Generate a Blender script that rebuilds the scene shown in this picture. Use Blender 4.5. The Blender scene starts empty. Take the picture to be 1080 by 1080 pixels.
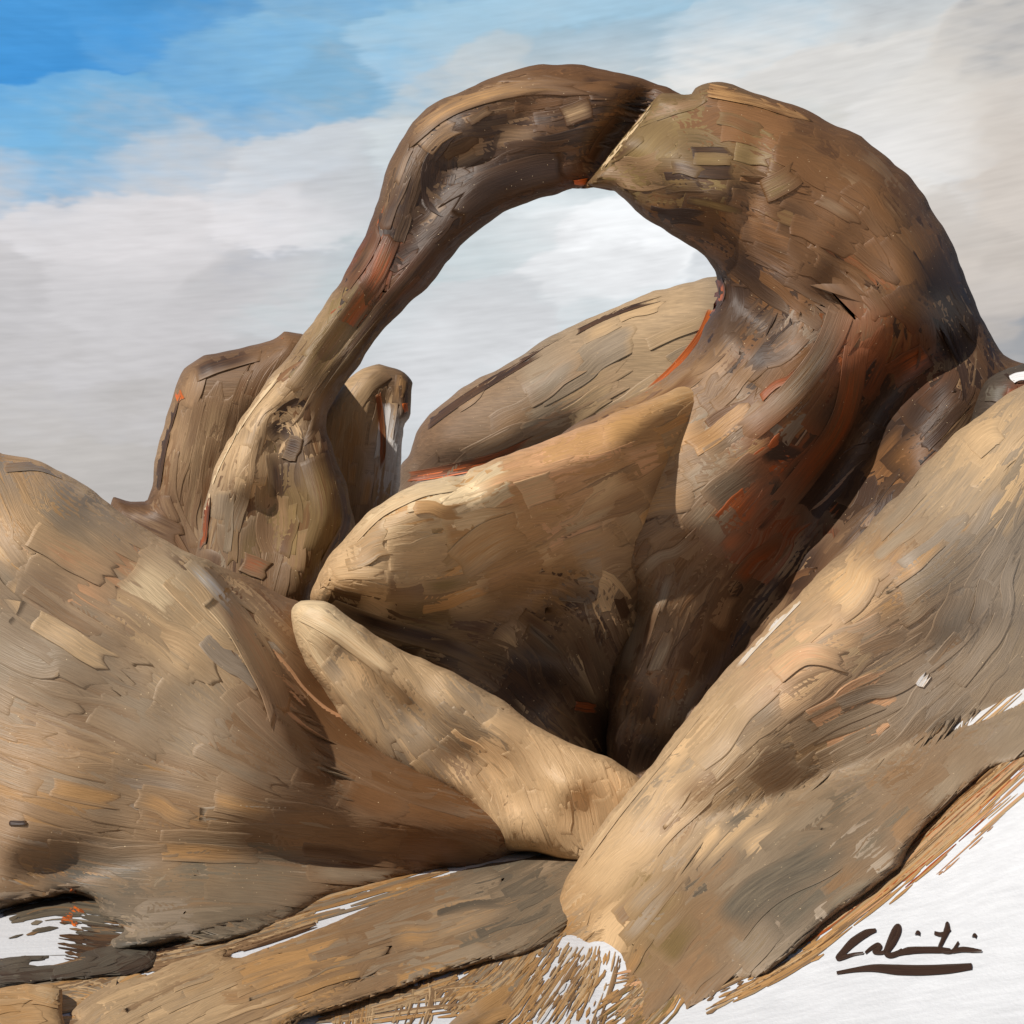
import bpy, math, random
import numpy as np

R = math.radians
rng = np.random.default_rng(7)
random.seed(7)
scene = bpy.context.scene
COL = scene.collection

# ------------------------------------------------------------------ camera frame
K = 2 * math.tan(R(20)) / 1080.0      # metres per survey unit at one metre
EYE, HOR = 1.5, 640.0                 # eye height, horizon row of the survey

def world(px, py, w):
    return np.stack([(px - 540) * K * w, w, EYE - (py - HOR) * K * w], -1)

cam = bpy.data.cameras.new("camera")
cam.sensor_width = 36
cam.lens = 18 / math.tan(R(20))
cam.shift_y = (HOR - 540) / 1080.0
cam.clip_end = 5000
camo = bpy.data.objects.new("camera", cam)
camo.location = (0, 0, EYE)
camo.rotation_euler = (R(90), 0, 0)
COL.objects.link(camo)
scene.camera = camo

# ------------------------------------------------------------------ numeric helpers
def sst(a, b, x):
    t = np.clip((x - a) / (b - a), 0, 1)
    return t * t * (3 - 2 * t)

def vnoise(x, y, seed=0):
    x = np.asarray(x, float); y = np.asarray(y, float)
    xi = np.floor(x).astype(np.int64); yi = np.floor(y).astype(np.int64)
    fx = x - xi; fy = y - yi
    fx = fx * fx * (3 - 2 * fx); fy = fy * fy * (3 - 2 * fy)
    def h(a, b):
        n = (a * 374761393 + b * 668265263 + seed * 1442695041) & 0x7fffffff
        n = ((n ^ (n >> 13)) * 1274126177) & 0x7fffffff
        return ((n ^ (n >> 16)) & 0xffff) / 65535.0 * 2 - 1
    return ((h(xi, yi) * (1 - fx) + h(xi + 1, yi) * fx) * (1 - fy)
            + (h(xi, yi + 1) * (1 - fx) + h(xi + 1, yi + 1) * fx) * fy)

def fbm(x, y, seed=0, o=4):
    s, a = 0, 1.0
    for i in range(o):
        s = s + a * vnoise(x * 2 ** i, y * 2 ** i, seed + i * 17); a *= .5
    return s / 1.9

def spline(pts, n=6, closed=True):
    p = np.array(pts, float)
    if closed:
        a, b, c, d = np.roll(p, 1, 0), p, np.roll(p, -1, 0), np.roll(p, -2, 0)
    else:
        q = np.vstack([2 * p[0] - p[1], p, 2 * p[-1] - p[-2]])
        a, b, c, d = q[:-3], q[1:-2], q[2:-1], q[3:]
    out = []
    for t in np.arange(n) / n:
        out.append(.5 * (2 * b + (c - a) * t + (2 * a - 5 * b + 4 * c - d) * t ** 2 + (3 * b - 3 * c + d - a) * t ** 3))
    o = np.stack(out, 1).reshape(-1, 2)
    return o if closed else np.vstack([o, p[-1]])

def seg_dist(X, Y, P, closed):
    Q = np.roll(P, -1, 0) if closed else P[1:]
    P0 = P if closed else P[:-1]
    best = np.full(X.shape, 1e18)
    for (ax, ay), (bx, by) in zip(P0, Q):
        dx, dy = bx - ax, by - ay
        L = dx * dx + dy * dy + 1e-9
        t = np.clip(((X - ax) * dx + (Y - ay) * dy) / L, 0, 1)
        best = np.minimum(best, (X - ax - t * dx) ** 2 + (Y - ay - t * dy) ** 2)
    return np.sqrt(best)

def inside(X, Y, P):
    r = np.zeros(X.shape, bool)
    Q = np.roll(P, -1, 0)
    for (ax, ay), (bx, by) in zip(P, Q):
        c = (ay > Y) != (by > Y)
        r ^= c & (X < (bx - ax) * (Y - ay) / (by - ay + 1e-12) + ax)
    return r

def blur(f, n):
    for ax in (0, 1):
        for _ in range(3):
            g = np.pad(f, [(n, n) if i == ax else (0, 0) for i in (0, 1)], mode='edge')
            c = np.cumsum(g, ax)
            c = np.concatenate([np.zeros_like(np.take(c, [0], ax)), c], ax)
            w = 2 * n + 1
            f = (np.take(c, range(w, c.shape[ax]), ax) - np.take(c, range(0, c.shape[ax] - w), ax)) / w
    return f

class Grid:
    """a scalar field sampled on a regular survey grid"""
    def __init__(s, x0, y0, h, F): s.x0, s.y0, s.h, s.F = x0, y0, h, F
    def __call__(s, x, y):
        F = s.F
        u = np.clip((np.asarray(x) - s.x0) / s.h, 0, F.shape[1] - 1.001)
        v = np.clip((np.asarray(y) - s.y0) / s.h, 0, F.shape[0] - 1.001)
        i = u.astype(int); j = v.astype(int); a = u - i; b = v - j
        return (F[j, i] * (1 - a) + F[j, i + 1] * a) * (1 - b) + (F[j + 1, i] * (1 - a) + F[j + 1, i + 1] * a) * b

# ------------------------------------------------------------------ terrain
def terrain(x, y):
    bank = .46 * np.maximum(0, x - .35) ** 1.03 * sst(3.4, 6.2, y) * (1 - sst(7.5, 12, y)) * (1 - .55 * sst(3, 7, x))
    return bank + .02 * fbm(x * 1.3, y * 1.3, 3) * sst(1, 5, y)

_gx, _gy = np.meshgrid(np.arange(-80, 1176, 8.0), np.arange(648, 1176, 8.0))
_gd = np.full(_gx.shape, 40.0); _done = np.zeros(_gx.shape, bool)
for Y in np.arange(2.2, 40, .03):
    z = EYE - (_gy - HOR) * K * Y
    hit = (~_done) & (z <= terrain((_gx - 540) * K * Y, np.full(_gx.shape, Y)))
    _gd[hit] = Y; _done |= hit
GD = Grid(-80, 648, 8.0, blur(_gd, 1))
def ground_depth(x, y):
    return np.where(np.asarray(y) < 650, 40.0, GD(x, y))
def ground_exact(x, y):
    lo = GD(x, y) - .5; hi = lo + 1.0
    for _ in range(26):
        m = (lo + hi) / 2
        b = EYE - (y - HOR) * K * m <= terrain((x - 540) * K * m, m)
        hi = np.where(b, m, hi); lo = np.where(b, lo, m)
    return hi

# ------------------------------------------------------------------ colours (sRGB 0..255 -> linear)
def lin(c):
    c = np.array(c, float) / 255
    return np.where(c < .04045, c / 12.92, ((c + .055) / 1.055) ** 2.4)
PAL = {k: lin(v) for k, v in dict(
    cream=(224, 197, 156), tan=(195, 162, 121), sand=(208, 173, 130), ochre=(184, 140, 90), peach=(206, 156, 114),
    umber=(142, 111, 80), olive=(132, 108, 68), brown=(118, 82, 50), bark=(92, 64, 42), varnish_shade=(62, 44, 33),  # darkest brown: rock stain, also shade painted on undersides, edges and recesses
    rust=(162, 82, 38), orange=(222, 108, 36), warm=(158, 140, 120), stone=(150, 130, 106), cool=(120, 108, 90),
    slate=(92, 84, 72), pale=(226, 222, 218), white=(238, 236, 234), ink=(58, 40, 30)).items()}

# ------------------------------------------------------------------ materials
def nodes(mat):
    mat.use_nodes = True
    nt = mat.node_tree; nt.nodes.clear()
    def N(t, **kw):
        n = nt.nodes.new(t)
        for k, v in kw.items():
            if k.startswith('i_'):
                key = k[2:]
                n.inputs[int(key) if key.isdigit() else key.replace('_', ' ')].default_value = v
            else: setattr(n, k, v)
        return n
    return nt, N, nt.links.new

def make_paint(name, rough=.5, bump=.5, dist=.006, stroke=True, fleck=True):
    m = bpy.data.materials.new(name)
    nt, N, L = nodes(m)
    out = N('ShaderNodeOutputMaterial'); bs = N('ShaderNodeBsdfPrincipled')
    bs.inputs['Roughness'].default_value = rough
    bs.inputs['Specular IOR Level'].default_value = .35
    L(bs.outputs[0], out.inputs[0])
    A = N('ShaderNodeAttribute', attribute_name='col_a'); B = N('ShaderNodeAttribute', attribute_name='col_b')
    if stroke:
        uv = N('ShaderNodeUVMap', uv_map='stroke'); vec = uv.outputs[0]
        sx = (1.2, 16, 1)
    else:
        tc = N('ShaderNodeTexCoord'); vec = tc.outputs['Object']
        sx = (2.5, 9, 30)
    mp = N('ShaderNodeMapping'); mp.inputs['Scale'].default_value = sx
    if not stroke: mp.inputs['Rotation'].default_value = (0, R(35), 0)
    L(vec, mp.inputs['Vector'])
    n1 = N('ShaderNodeTexNoise', i_Scale=1.0, i_Detail=3.0, i_Roughness=.6); L(mp.outputs[0], n1.inputs['Vector'])
    mp2 = N('ShaderNodeMapping'); mp2.inputs['Scale'].default_value = tuple(v * 2.3 for v in sx)
    mp2.inputs['Location'].default_value = (3, 7, 1); L(vec, mp2.inputs['Vector'])
    n2 = N('ShaderNodeTexNoise', i_Scale=1.0, i_Detail=2.0); L(mp2.outputs[0], n2.inputs['Vector'])
    rm = N('ShaderNodeMapRange', i_1=.36, i_2=.66); L(n1.outputs[0], rm.inputs[0])
    mx = N('ShaderNodeMix', data_type='RGBA'); L(rm.outputs[0], mx.inputs['Factor']); L(A.outputs['Color'], mx.inputs[6]); L(B.outputs['Color'], mx.inputs[7])
    # fine bristle value change
    rv = N('ShaderNodeMapRange', i_1=.25, i_2=.75, i_3=.84, i_4=1.16); L(n2.outputs[0], rv.inputs[0])
    mul = N('ShaderNodeMix', data_type='RGBA', blend_type='MULTIPLY'); mul.inputs['Factor'].default_value = 1
    L(mx.outputs[2], mul.inputs[6]); L(rv.outputs[0], mul.inputs[7])
    col = mul.outputs[2]
    if fleck:   # pale mineral grains
        tc2 = N('ShaderNodeTexCoord')
        vo = N('ShaderNodeTexVoronoi', i_Scale=26.0); L(tc2.outputs['Object'], vo.inputs['Vector'])
        lt = N('ShaderNodeMath', operation='LESS_THAN', i_1=.075); L(vo.outputs['Distance'], lt.inputs[0])
        sp = N('ShaderNodeSeparateColor'); L(vo.outputs['Color'], sp.inputs[0])
        g = N('ShaderNodeMath', operation='GREATER_THAN', i_1=.72); L(sp.outputs[0], g.inputs[0])
        mm = N('ShaderNodeMath', operation='MULTIPLY'); L(lt.outputs[0], mm.inputs[0]); L(g.outputs[0], mm.inputs[1])
        fm = N('ShaderNodeMix', data_type='RGBA'); L(mm.outputs[0], fm.inputs['Factor']); L(col, fm.inputs[6])
        fm.inputs[7].default_value = (*PAL['cream'], 1); col = fm.outputs[2]
    L(col, bs.inputs['Base Color'])
    ad = N('ShaderNodeMath', operation='ADD'); L(n1.outputs[0], ad.inputs[0]); L(n2.outputs[0], ad.inputs[1])
    bp = N('ShaderNodeBump', i_Strength=bump, i_Distance=dist); L(ad.outputs[0], bp.inputs['Height'])
    L(bp.outputs[0], bs.inputs['Normal'])
    return m

M_BASE = make_paint('weathered_rock', .62, .35, .012, stroke=False)
M_STROKE = make_paint('layered_rock', .5, .42, .007)
M_INK = make_paint('dark_pigment', .4, .4, .004, fleck=False)

# ------------------------------------------------------------------ mesh assembly
class MB:
    def __init__(s): s.v, s.f, s.uv, s.a, s.b, s.mi = [], [], [], [], [], []; s.n = 0
    def add(s, V, F, UV, A, B, mi):
        s.v.append(V); s.f.append(F + s.n); s.uv.append(UV); s.a.append(A); s.b.append(B)
        s.mi.append(np.full(len(F), mi)); s.n += len(V)
    def build(s, name, mats, parent=None, origin=(0, 0, 0), smooth=True):
        V = np.concatenate(s.v) - np.array(origin); F = np.concatenate(s.f); UV = np.concatenate(s.uv)
        A = np.concatenate(s.a); B = np.concatenate(s.b); mi = np.concatenate(s.mi)
        me = bpy.data.meshes.new(name)
        me.vertices.add(len(V)); me.vertices.foreach_set('co', V.ravel().astype(np.float32))
        me.loops.add(F.size); me.loops.foreach_set('vertex_index', F.ravel().astype(np.int32))
        me.polygons.add(len(F)); me.polygons.foreach_set('loop_start', (np.arange(len(F)) * 4).astype(np.int32))
        me.polygons.foreach_set('material_index', mi.astype(np.int32))
        me.polygons.foreach_set('use_smooth', np.full(len(F), smooth))
        me.update(calc_edges=True)
        l = me.uv_layers.new(name='stroke'); l.data.foreach_set('uv', UV[F.ravel()].ravel().astype(np.float32))
        for nm, C in (('col_a', A), ('col_b', B)):
            at = me.color_attributes.new(nm, 'FLOAT_COLOR', 'POINT')
            at.data.foreach_set('color', np.concatenate([C, np.ones((len(C), 1))], 1).ravel().astype(np.float32))
        me.validate()
        for m in mats: me.materials.append(m)
        o = bpy.data.objects.new(name, me); COL.objects.link(o); o.location = origin
        if parent: o.parent = parent
        return o

def surface_nets(f):
    """quads of the zero set of f on a unit lattice"""
    S = f < 0
    nx, ny, nz = f.shape
    c = [S[i:nx - 1 + i, j:ny - 1 + j, k:nz - 1 + k] for i in (0, 1) for j in (0, 1) for k in (0, 1)]
    cnt = sum(x.astype(np.int8) for x in c)
    act = (cnt > 0) & (cnt < 8)
    idx = np.full(act.shape, -1, np.int64); cells = np.argwhere(act); idx[act] = np.arange(len(cells))
    P = np.zeros((len(cells), 3)); W = np.zeros(len(cells))
    ci, cj, ck = cells.T
    corners = [(i, j, k) for i in (0, 1) for j in (0, 1) for k in (0, 1)]
    for a in corners:
        for ax in range(3):
            if a[ax]: continue
            b = list(a); b[ax] = 1
            fa = f[ci + a[0], cj + a[1], ck + a[2]]; fb = f[ci + b[0], cj + b[1], ck + b[2]]
            m = (fa < 0) != (fb < 0)
            t = np.where(m, fa / np.where(m, fa - fb, 1), 0)
            p = np.array(a, float)[None] + np.zeros((len(cells), 3)); p[:, ax] = t
            P += p * m[:, None]; W += m
    P = cells + P / W[:, None]
    Q = []
    for ax in range(3):
        u, v = [(1, 2), (2, 0), (0, 1)][ax]
        sl0 = [slice(None)] * 3; sl1 = [slice(None)] * 3
        sl0[ax] = slice(0, -1); sl1[ax] = slice(1, None)
        a, b = S[tuple(sl0)], S[tuple(sl1)]
        e = np.argwhere(a != b); fl = a[tuple(e.T)]
        lim = np.array(act.shape)
        ok = (e[:, u] > 0) & (e[:, v] > 0) & (e[:, u] < lim[u]) & (e[:, v] < lim[v])
        e, fl = e[ok], fl[ok]
        def at(du, dv):
            q = e.copy(); q[:, u] -= du; q[:, v] -= dv
            return idx[tuple(q.T)]
        q = np.stack([at(1, 1), at(0, 1), at(0, 0), at(1, 0)], 1)
        q[~fl] = q[~fl][:, ::-1]
        Q.append(q)
    return P, np.concatenate(Q)

class Rock:
    def __init__(s, outline, D, a, Rr, tilt=(0, 0), relief=(), flow=(), edge_flow=1.0, spots=(), base=('tan',),
                 rough=.05, seed=1, h=5.0, sharp=3, dw=.05, ground=True, bury=45, p=2.6, facet=.5, cell=100, ragged=(), softp=.72, steps=(), thin=()):
        s.seed = seed; s.spots = spots; s.base = base; s.flow = flow; s.edge_flow = edge_flow
        P = spline(outline, sharp) if sharp > 1 else np.array(outline, float)
        s.P = P
        x0, y0 = P.min(0) - 30; x1, y1 = P.max(0) + 30
        X, Y = np.meshgrid(np.arange(x0, x1, h), np.arange(y0, y1, h))
        d = seg_dist(X, Y, P, True); d = np.where(inside(X, Y, P), d, -d)
        d = d + 4.2 * fbm(X / 38, Y / 38, seed + 5) + 1.6 * fbm(X / 15, Y / 15, seed + 6, 2)                     # chipped outline
        for (rx, ry, rr, ang, amp) in ragged:                             # feathered, bristly edge
            c_, s_ = math.cos(R(ang)), math.sin(R(ang))
            d = d + amp * np.exp(-((X - rx) ** 2 + (Y - ry) ** 2) / rr ** 2) * (vnoise((X * -s_ + Y * c_) / 8, (X * c_ + Y * s_) / 90, seed + 8) + .5 * vnoise((X * -s_ + Y * c_) / 26, (X * c_ + Y * s_) / 120, seed + 18) - .2)
        s.d_raw = Grid(x0, y0, h, d)
        t = sst(4, 30, d); d2 = d * (1 - t) + np.maximum(blur(np.maximum(d, -6), 2), 3) * t
        cx, cy = P.mean(0)
        Dm = D + tilt[0] * (X - cx) + tilt[1] * (Y - cy)
        if ground:
            g = np.minimum(ground_depth(X, Y - bury), 40)
            kk = 3.0; mn = np.minimum(Dm, g)
            Dm = mn - np.log(np.exp(-kk * (Dm - mn)) + np.exp(-kk * (g - mn))) / kk
        E = a * rough * (1.6 * fbm(X / 120, Y / 120, seed, 2) + .8 * fbm(X / 50, Y / 50, seed + 9, 2))
        fr = np.random.default_rng(seed + 1000)
        nc = max(3, int((x1 - x0) * (y1 - y0) / cell ** 2))
        cxy = np.stack([fr.uniform(x0, x1, nc), fr.uniform(y0, y1, nc)], 1); gr = fr.normal(0, .0017, (nc, 2)); of = fr.normal(0, .03, nc)
        wx, wy = X + 22 * fbm(X / 70, Y / 70, seed + 3), Y + 22 * fbm(X / 70, Y / 70, seed + 4)
        dd = np.stack([np.hypot(wx - c[0], wy - c[1]) for c in cxy]); ww = np.exp(-(dd - dd.min(0)) / 10)
        pl = np.stack([o_ + g_[0] * (X - c[0]) + g_[1] * (Y - c[1]) for c, g_, o_ in zip(cxy, gr, of)])
        E = E + facet * (ww * np.clip(pl, -.14, .14)).sum(0) / ww.sum(0)
        for pts, w, dep in relief:
            q = spline(pts, 5, False) if len(pts) > 2 else np.array(pts, float)
            E = E + dep * np.exp(-(seg_dist(X, Y, q, False) / w) ** 2)
        E = E * sst(-5, 30, d)
        Dm = Dm + blur(E, 1)
        for (ax, ay, bx, by, w_, dep, yf0, yf1) in steps:                 # joint: everything left of a->b (right if dep is given from b) set back
            L_ = math.hypot(bx - ax, by - ay)
            sd_ = ((X - ax) * (by - ay) - (Y - ay) * (bx - ax)) / L_
            Dm = Dm + dep * sst(-w_, w_, sd_) * (1 - sst(yf0, yf1, Y))
        a0 = a; a = a * np.ones_like(X)
        for (tx_, ty_, tr_, tf_) in thin: a = a * (1 - tf_ * np.exp(-((X - tx_) ** 2 + (Y - ty_) ** 2) / tr_ ** 2))
        q = np.clip((Rr - np.minimum(d2, Rr)) / Rr, 0, 2)
        s.front = Grid(x0, y0, h, Dm - a * np.clip(1 - q ** p, 0, 1) ** (1 / p))
        s.d = s.d_raw
        gy, gx = np.gradient(blur(d, 3)); s.tx = Grid(x0, y0, h, -gy); s.ty = Grid(x0, y0, h, gx)
        # solid body
        w0, w1 = Dm[d > -8].min() - a0 * 1.1 - .15, Dm[d > -8].max() + a0 * 1.1 + .15
        ws = np.arange(w0, w1, dw)
        f = (np.abs((ws[None, None, :] - Dm[..., None]) / a[..., None]) ** p + (q ** p)[..., None]) ** (1 / p) - 1
        Pn, F = surface_nets(f)
        px, py, w = x0 + Pn[:, 1] * h, y0 + Pn[:, 0] * h, w0 + Pn[:, 2] * dw
        V = world(px, py, w)
        s.mb = MB(); s.lay = .004; s.softp = softp
        A = s.colours(px, py, 30); B = A * .8
        s.mb.add(V, F[:, ::-1], np.zeros((len(V), 2)), A, B, 0)
        lo = V[:, 2] < V[:, 2].min() + .15
        s.foot = V[lo].mean(0); s.foot[2] = V[:, 2].min()

    def colours(s, x, y, rad):
        """soft local colour of the rock (minerals, dark stains, with light and shade painted in)"""
        out = np.zeros((len(x), 3)); W = np.zeros(len(x))
        for i, b in enumerate(s.base):
            w = .35 + .3 * vnoise(x / 60, y / 60, s.seed + 31 * i); out += w[:, None] * PAL[b]; W += w
        for (sx, sy, r, c, k) in s.spots:
            w = k * 2 * np.exp(-((x - sx) ** 2 + (y - sy) ** 2) / r ** 2); out += w[:, None] * PAL[c]; W += w
        return out / W[:, None]

    def pick(s, x, y):
        names, ws = list(s.base), [.35] * len(s.base)
        for (sx, sy, r, c, k) in s.spots:
            names.append(c); ws.append(k * 2 * math.exp(-((x - sx) ** 2 + (y - sy) ** 2) / r ** 2))
        ws = np.array(ws); ws /= ws.sum()
        return PAL[names[rng.choice(len(names), p=ws)]]

    def direction(s, x, y):
        tx, ty = float(s.tx(x, y)), float(s.ty(x, y))
        n = math.hypot(tx, ty) + 1e-6
        a = math.atan2(ty, tx) * 2
        we = s.edge_flow * math.exp(-max(float(s.d(x, y)), 0) / 45)
        c, q = we * math.cos(a), we * math.sin(a)
        for (gx, gy, ang) in s.flow:
            w = 1 / (((x - gx) ** 2 + (y - gy) ** 2) / 4900 + .15)
            c += w * math.cos(2 * R(ang)); q += w * math.sin(2 * R(ang))
        return math.atan2(q, c) / 2

    def stroke(s, x, y, L, Wd, ca, cb, lift, ang=None, tilt=None, path=None, rag=.22, over=0.5, ang0=0.0, soft=None, amount=.95):
        if soft is None: soft = rng.random() < s.softp
        n, m = max(6, int(L / 7)), max(5, int(Wd / 5))
        if path is None:
            pts = [(x, y)]
            a0 = (s.direction(x, y) if ang is None else ang) + ang0
            for sg in (1, -1):
                cx, cy, a = x, y, a0
                half = []
                for _ in range(n):
                    cx += sg * math.cos(a) * L / 2 / n; cy += sg * math.sin(a) * L / 2 / n
                    half.append((cx, cy))
                    if ang is None:
                        b = s.direction(cx, cy); dlt = (b - a + math.pi / 2) % math.pi - math.pi / 2
                        a += .35 * dlt
                pts = pts + half if sg == 1 else half[::-1] + pts
            C = np.array(pts)
        else:
            C = spline(path, 8, False)
        seg = np.r_[0, np.cumsum(np.hypot(*np.diff(C, axis=0).T))]; LT = seg[-1]
        vs = np.r_[-1.02, -1, np.linspace(-.95, .95, m), 1, 1.02]; m += 4
        st = rng.random(m) * rag * np.minimum(1, 60 / LT) * (.6 + .4 * rng.random()); en = rng.random(m) * rag
        st = np.convolve(np.pad(st, 1, mode='edge'), [.25, .5, .25], 'valid'); st[:2] = st[2]; st[-2:] = st[-3]; en[:2] = en[2]; en[-2:] = en[-3]
        U = np.r_[0, .012, .04, np.linspace(0, 1, n + 1)[1:-1], .96, .988, 1]; U.sort(); U = U[:, None]; n = len(U) - 1
        T = st[None] + U * (1 - st - en)[None]
        px = np.interp(T * LT, seg, C[:, 0]); py = np.interp(T * LT, seg, C[:, 1])
        d0 = np.gradient(C, axis=0); d0 /= np.hypot(*d0.T)[:, None] + 1e-9
        nx = np.interp(T * LT, seg, -d0[:, 1]); ny = np.interp(T * LT, seg, d0[:, 0])
        wob = 1 + .12 * vnoise(T * 4, vs[None] * 0 + rng.random() * 99, 5)
        px = px + nx * vs * Wd / 2 * wob; py = py + ny * vs * Wd / 2 * wob
        d = s.d(px, py)
        ok = d > over
        if tilt is None: tilt = rng.normal(0, .002)
        ridge = .0022 * np.abs(vs) ** 4 + .0015 * rng.random(m)
        ex = sst(0, .04, U) * sst(0, .06, 1 - U)
        lift_s = lift
        if soft: ridge = ridge * .5
        w = s.front(px, py) - (lift + ridge[None] + tilt * vs[None]) * (.6 + .4 * ex)
        sk = .003 if soft else .007
        w[:, 0] += sk; w[:, -1] += sk; w[0] += sk; w[-1] += sk
        V = world(px, py, w).reshape(-1, 3)
        sd = rng.random() * 40
        UV = np.stack([T * LT / 60 + sd, np.broadcast_to(vs[None] * Wd / 80 + sd * 1.7, T.shape)], -1).reshape(-1, 2)
        i = np.arange((n + 1) * m).reshape(n + 1, m)
        F = np.stack([i[:-1, :-1], i[1:, :-1], i[1:, 1:], i[:-1, 1:]], -1)
        o = ok[:-1, :-1] & ok[1:, :-1] & ok[1:, 1:] & ok[:-1, 1:]
        F = F[o]
        if len(F) == 0: return
        us = np.unique(F); remap = np.full(len(V), -1); remap[us] = np.arange(len(us))
        k = len(us)
        loc = s.colours(px.ravel()[us], py.ravel()[us], 30)
        e0, e1 = (rng.uniform(.05, .45), rng.uniform(.15, .7)) if soft else (.02, .12)
        env = sst(0, e0, U) * sst(0, e1, 1 - U) * np.ones_like(T)
        if soft:
            sd0, sd1 = rng.uniform(.1, 1.0, 2)
            env = env * sst(0, sd0 + .01, (vs[None] + 1)) * sst(0, sd1 + .01, 1 - vs[None])
        env = env.ravel()[us][:, None] * amount
        s.mb.add(V[us], remap[F], UV[us], loc + (ca - loc) * env, loc * .9 + (cb - loc * .9) * env, 1)

    def coat(s, n, Ls, Ws, lift, jit=.13, value=.13, box=(-30, -10, 1110, 1100), near_edge=None):
        x0, y0 = np.maximum(s.P.min(0), box[:2]); x1, y1 = np.minimum(s.P.max(0), box[2:])
        k = 0; tries = 0
        while k < n and tries < n * 30:
            tries += 1
            x, y = rng.uniform(x0, x1), rng.uniform(y0, y1)
            dd = float(s.d(x, y))
            W = rng.uniform(*Ws)
            if dd < W * .3: continue
            if near_edge and dd > near_edge: continue
            ca = s.pick(x, y) * (1 + rng.normal(0, value)); cb = s.pick(x, y) * (1 + rng.normal(0, value))
            cb = .5 * ca + .5 * cb
            L = rng.uniform(*Ls)
            s.stroke(x, y, L, W, np.clip(ca, .004, .9), np.clip(cb, .004, .9), s.lay + k / n * .004, ang0=rng.normal(0, jit * 2))
            k += 1
        s.lay += .0042

    def mark(s, path, W, c, c2=None, lift=.02, rag=.2, over=.5):
        s.lay += .0004; lift = s.lay + .0025
        ca = PAL[c]; cb = PAL[c2] if c2 else ca * .8
        s.stroke(0, 0, 40 + np.hypot(path[-1][0] - path[0][0], path[-1][1] - path[0][1]), W, ca, cb, lift, path=path, rag=rag, over=over, tilt=0, soft=W >= 14, amount=1)

    def build(s, name, parent=None):
        return s.mb.build(name, [M_BASE, M_STROKE], parent, (0, 0, 0) if parent else tuple(s.foot))

def tag(o, label=None, cat=None, group=None, kind=None):
    for k, v in (('label', label), ('category', cat), ('group', group), ('kind', kind)):
        if v: o[k] = v
    return o

# ------------------------------------------------------------------ the arch
SPAN = [(770, 120), (735, 108), (700, 90), (668, 79), (630, 71), (590, 69), (545, 73), (500, 88), (455, 112), (422, 145), (406, 185), (396, 225), (380, 262), (360, 297),
        (335, 333), (308, 368), (284, 398), (262, 428), (243, 462), (226, 498), (216, 535), (207, 580), (196, 660), (200, 780), (230, 850), (330, 850),
        (360, 780), (350, 690), (332, 632), (352, 592), (374, 556), (368, 515), (352, 478), (342, 446), (362, 410),
        (392, 362), (422, 330), (455, 296), (482, 264), (512, 238), (550, 216), (590, 203), (622, 197), (660, 200), (720, 190), (765, 160)]
span = Rock(SPAN, 10.75, .45, 52, p=3.0, rough=.16, seed=11, ground=True,
            relief=[([(697, 84), (656, 130), (612, 205)], 11, .4), ([(560, 120), (480, 180), (430, 260), (350, 370)], 16, .10), ([(300, 440), (290, 520), (300, 600)], 16, .07),
                    ([(470, 170), (540, 170), (600, 165)], 10, .08), ([(250, 470), (300, 400), (380, 300)], 14, -.10),
                    ([(335, 470), (345, 540), (325, 600)], 20, -.07)],
            edge_flow=4, flow=[(240, 520, 105), (300, 540, 95), (340, 540, 80), (560, 130, -8), (650, 130, 0)],
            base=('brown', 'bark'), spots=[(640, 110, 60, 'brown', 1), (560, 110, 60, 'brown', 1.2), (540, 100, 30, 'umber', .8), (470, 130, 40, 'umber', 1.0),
                (500, 180, 60, 'varnish_shade', 1.8), (590, 160, 60, 'varnish_shade', 1.8), (660, 140, 40, 'varnish_shade', 1.2), (430, 200, 40, 'umber', 1), (400, 280, 36, 'rust', .4), (450, 240, 50, 'varnish_shade', 1.8), (400, 330, 40, 'varnish_shade', 1.4),  # darkest spots are underside shade painted into the rock colour
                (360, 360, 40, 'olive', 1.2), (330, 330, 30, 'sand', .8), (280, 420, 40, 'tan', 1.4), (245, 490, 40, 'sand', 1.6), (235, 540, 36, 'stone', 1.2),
                (300, 470, 30, 'varnish_shade', .9), (330, 560, 50, 'olive', 1.4), (280, 590, 40, 'umber', 1), (620, 190, 24, 'rust', .5), (370, 400, 30, 'varnish_shade', 1)])
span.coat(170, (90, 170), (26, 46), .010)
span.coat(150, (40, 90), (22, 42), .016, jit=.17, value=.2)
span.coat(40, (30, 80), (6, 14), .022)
span.mark([(214, 575), (218, 520), (236, 475), (262, 432), (292, 395), (320, 358)], 9, 'cream', 'sand', .03)  # sunlit outer edge of the leg, painted as a pale line
span.mark([(360, 305), (385, 270), (400, 235)], 14, 'varnish_shade', 'brown', .026)
span.mark([(330, 390), (380, 320), (415, 270)], 22, 'rust', 'brown', .028)
span.mark([(420, 150), (480, 110), (560, 90), (640, 95)], 22, 'umber', 'ochre', .026)
span.mark([(590, 125), (625, 112)], 22, 'tan', 'umber', .03)
span.mark([(470, 255), (430, 305), (392, 352), (356, 400), (326, 452), (300, 474)], 32, 'varnish_shade', 'bark'); span.mark([(452, 290), (408, 338), (370, 386), (338, 432)], 18, 'varnish_shade', 'ink')  # shade along the inner edge of the limb, painted as wide strokes
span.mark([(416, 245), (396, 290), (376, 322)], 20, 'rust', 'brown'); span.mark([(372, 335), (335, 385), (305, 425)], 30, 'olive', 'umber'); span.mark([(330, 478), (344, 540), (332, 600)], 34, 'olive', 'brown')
span.mark([(360, 500), (366, 550), (344, 596)], 14, 'bark', 'varnish_shade'); span.mark([(300, 470), (318, 476)], 26, 'varnish_shade', 'bark'); span.mark([(250, 590), (285, 604)], 22, 'rust', 'umber')
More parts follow.
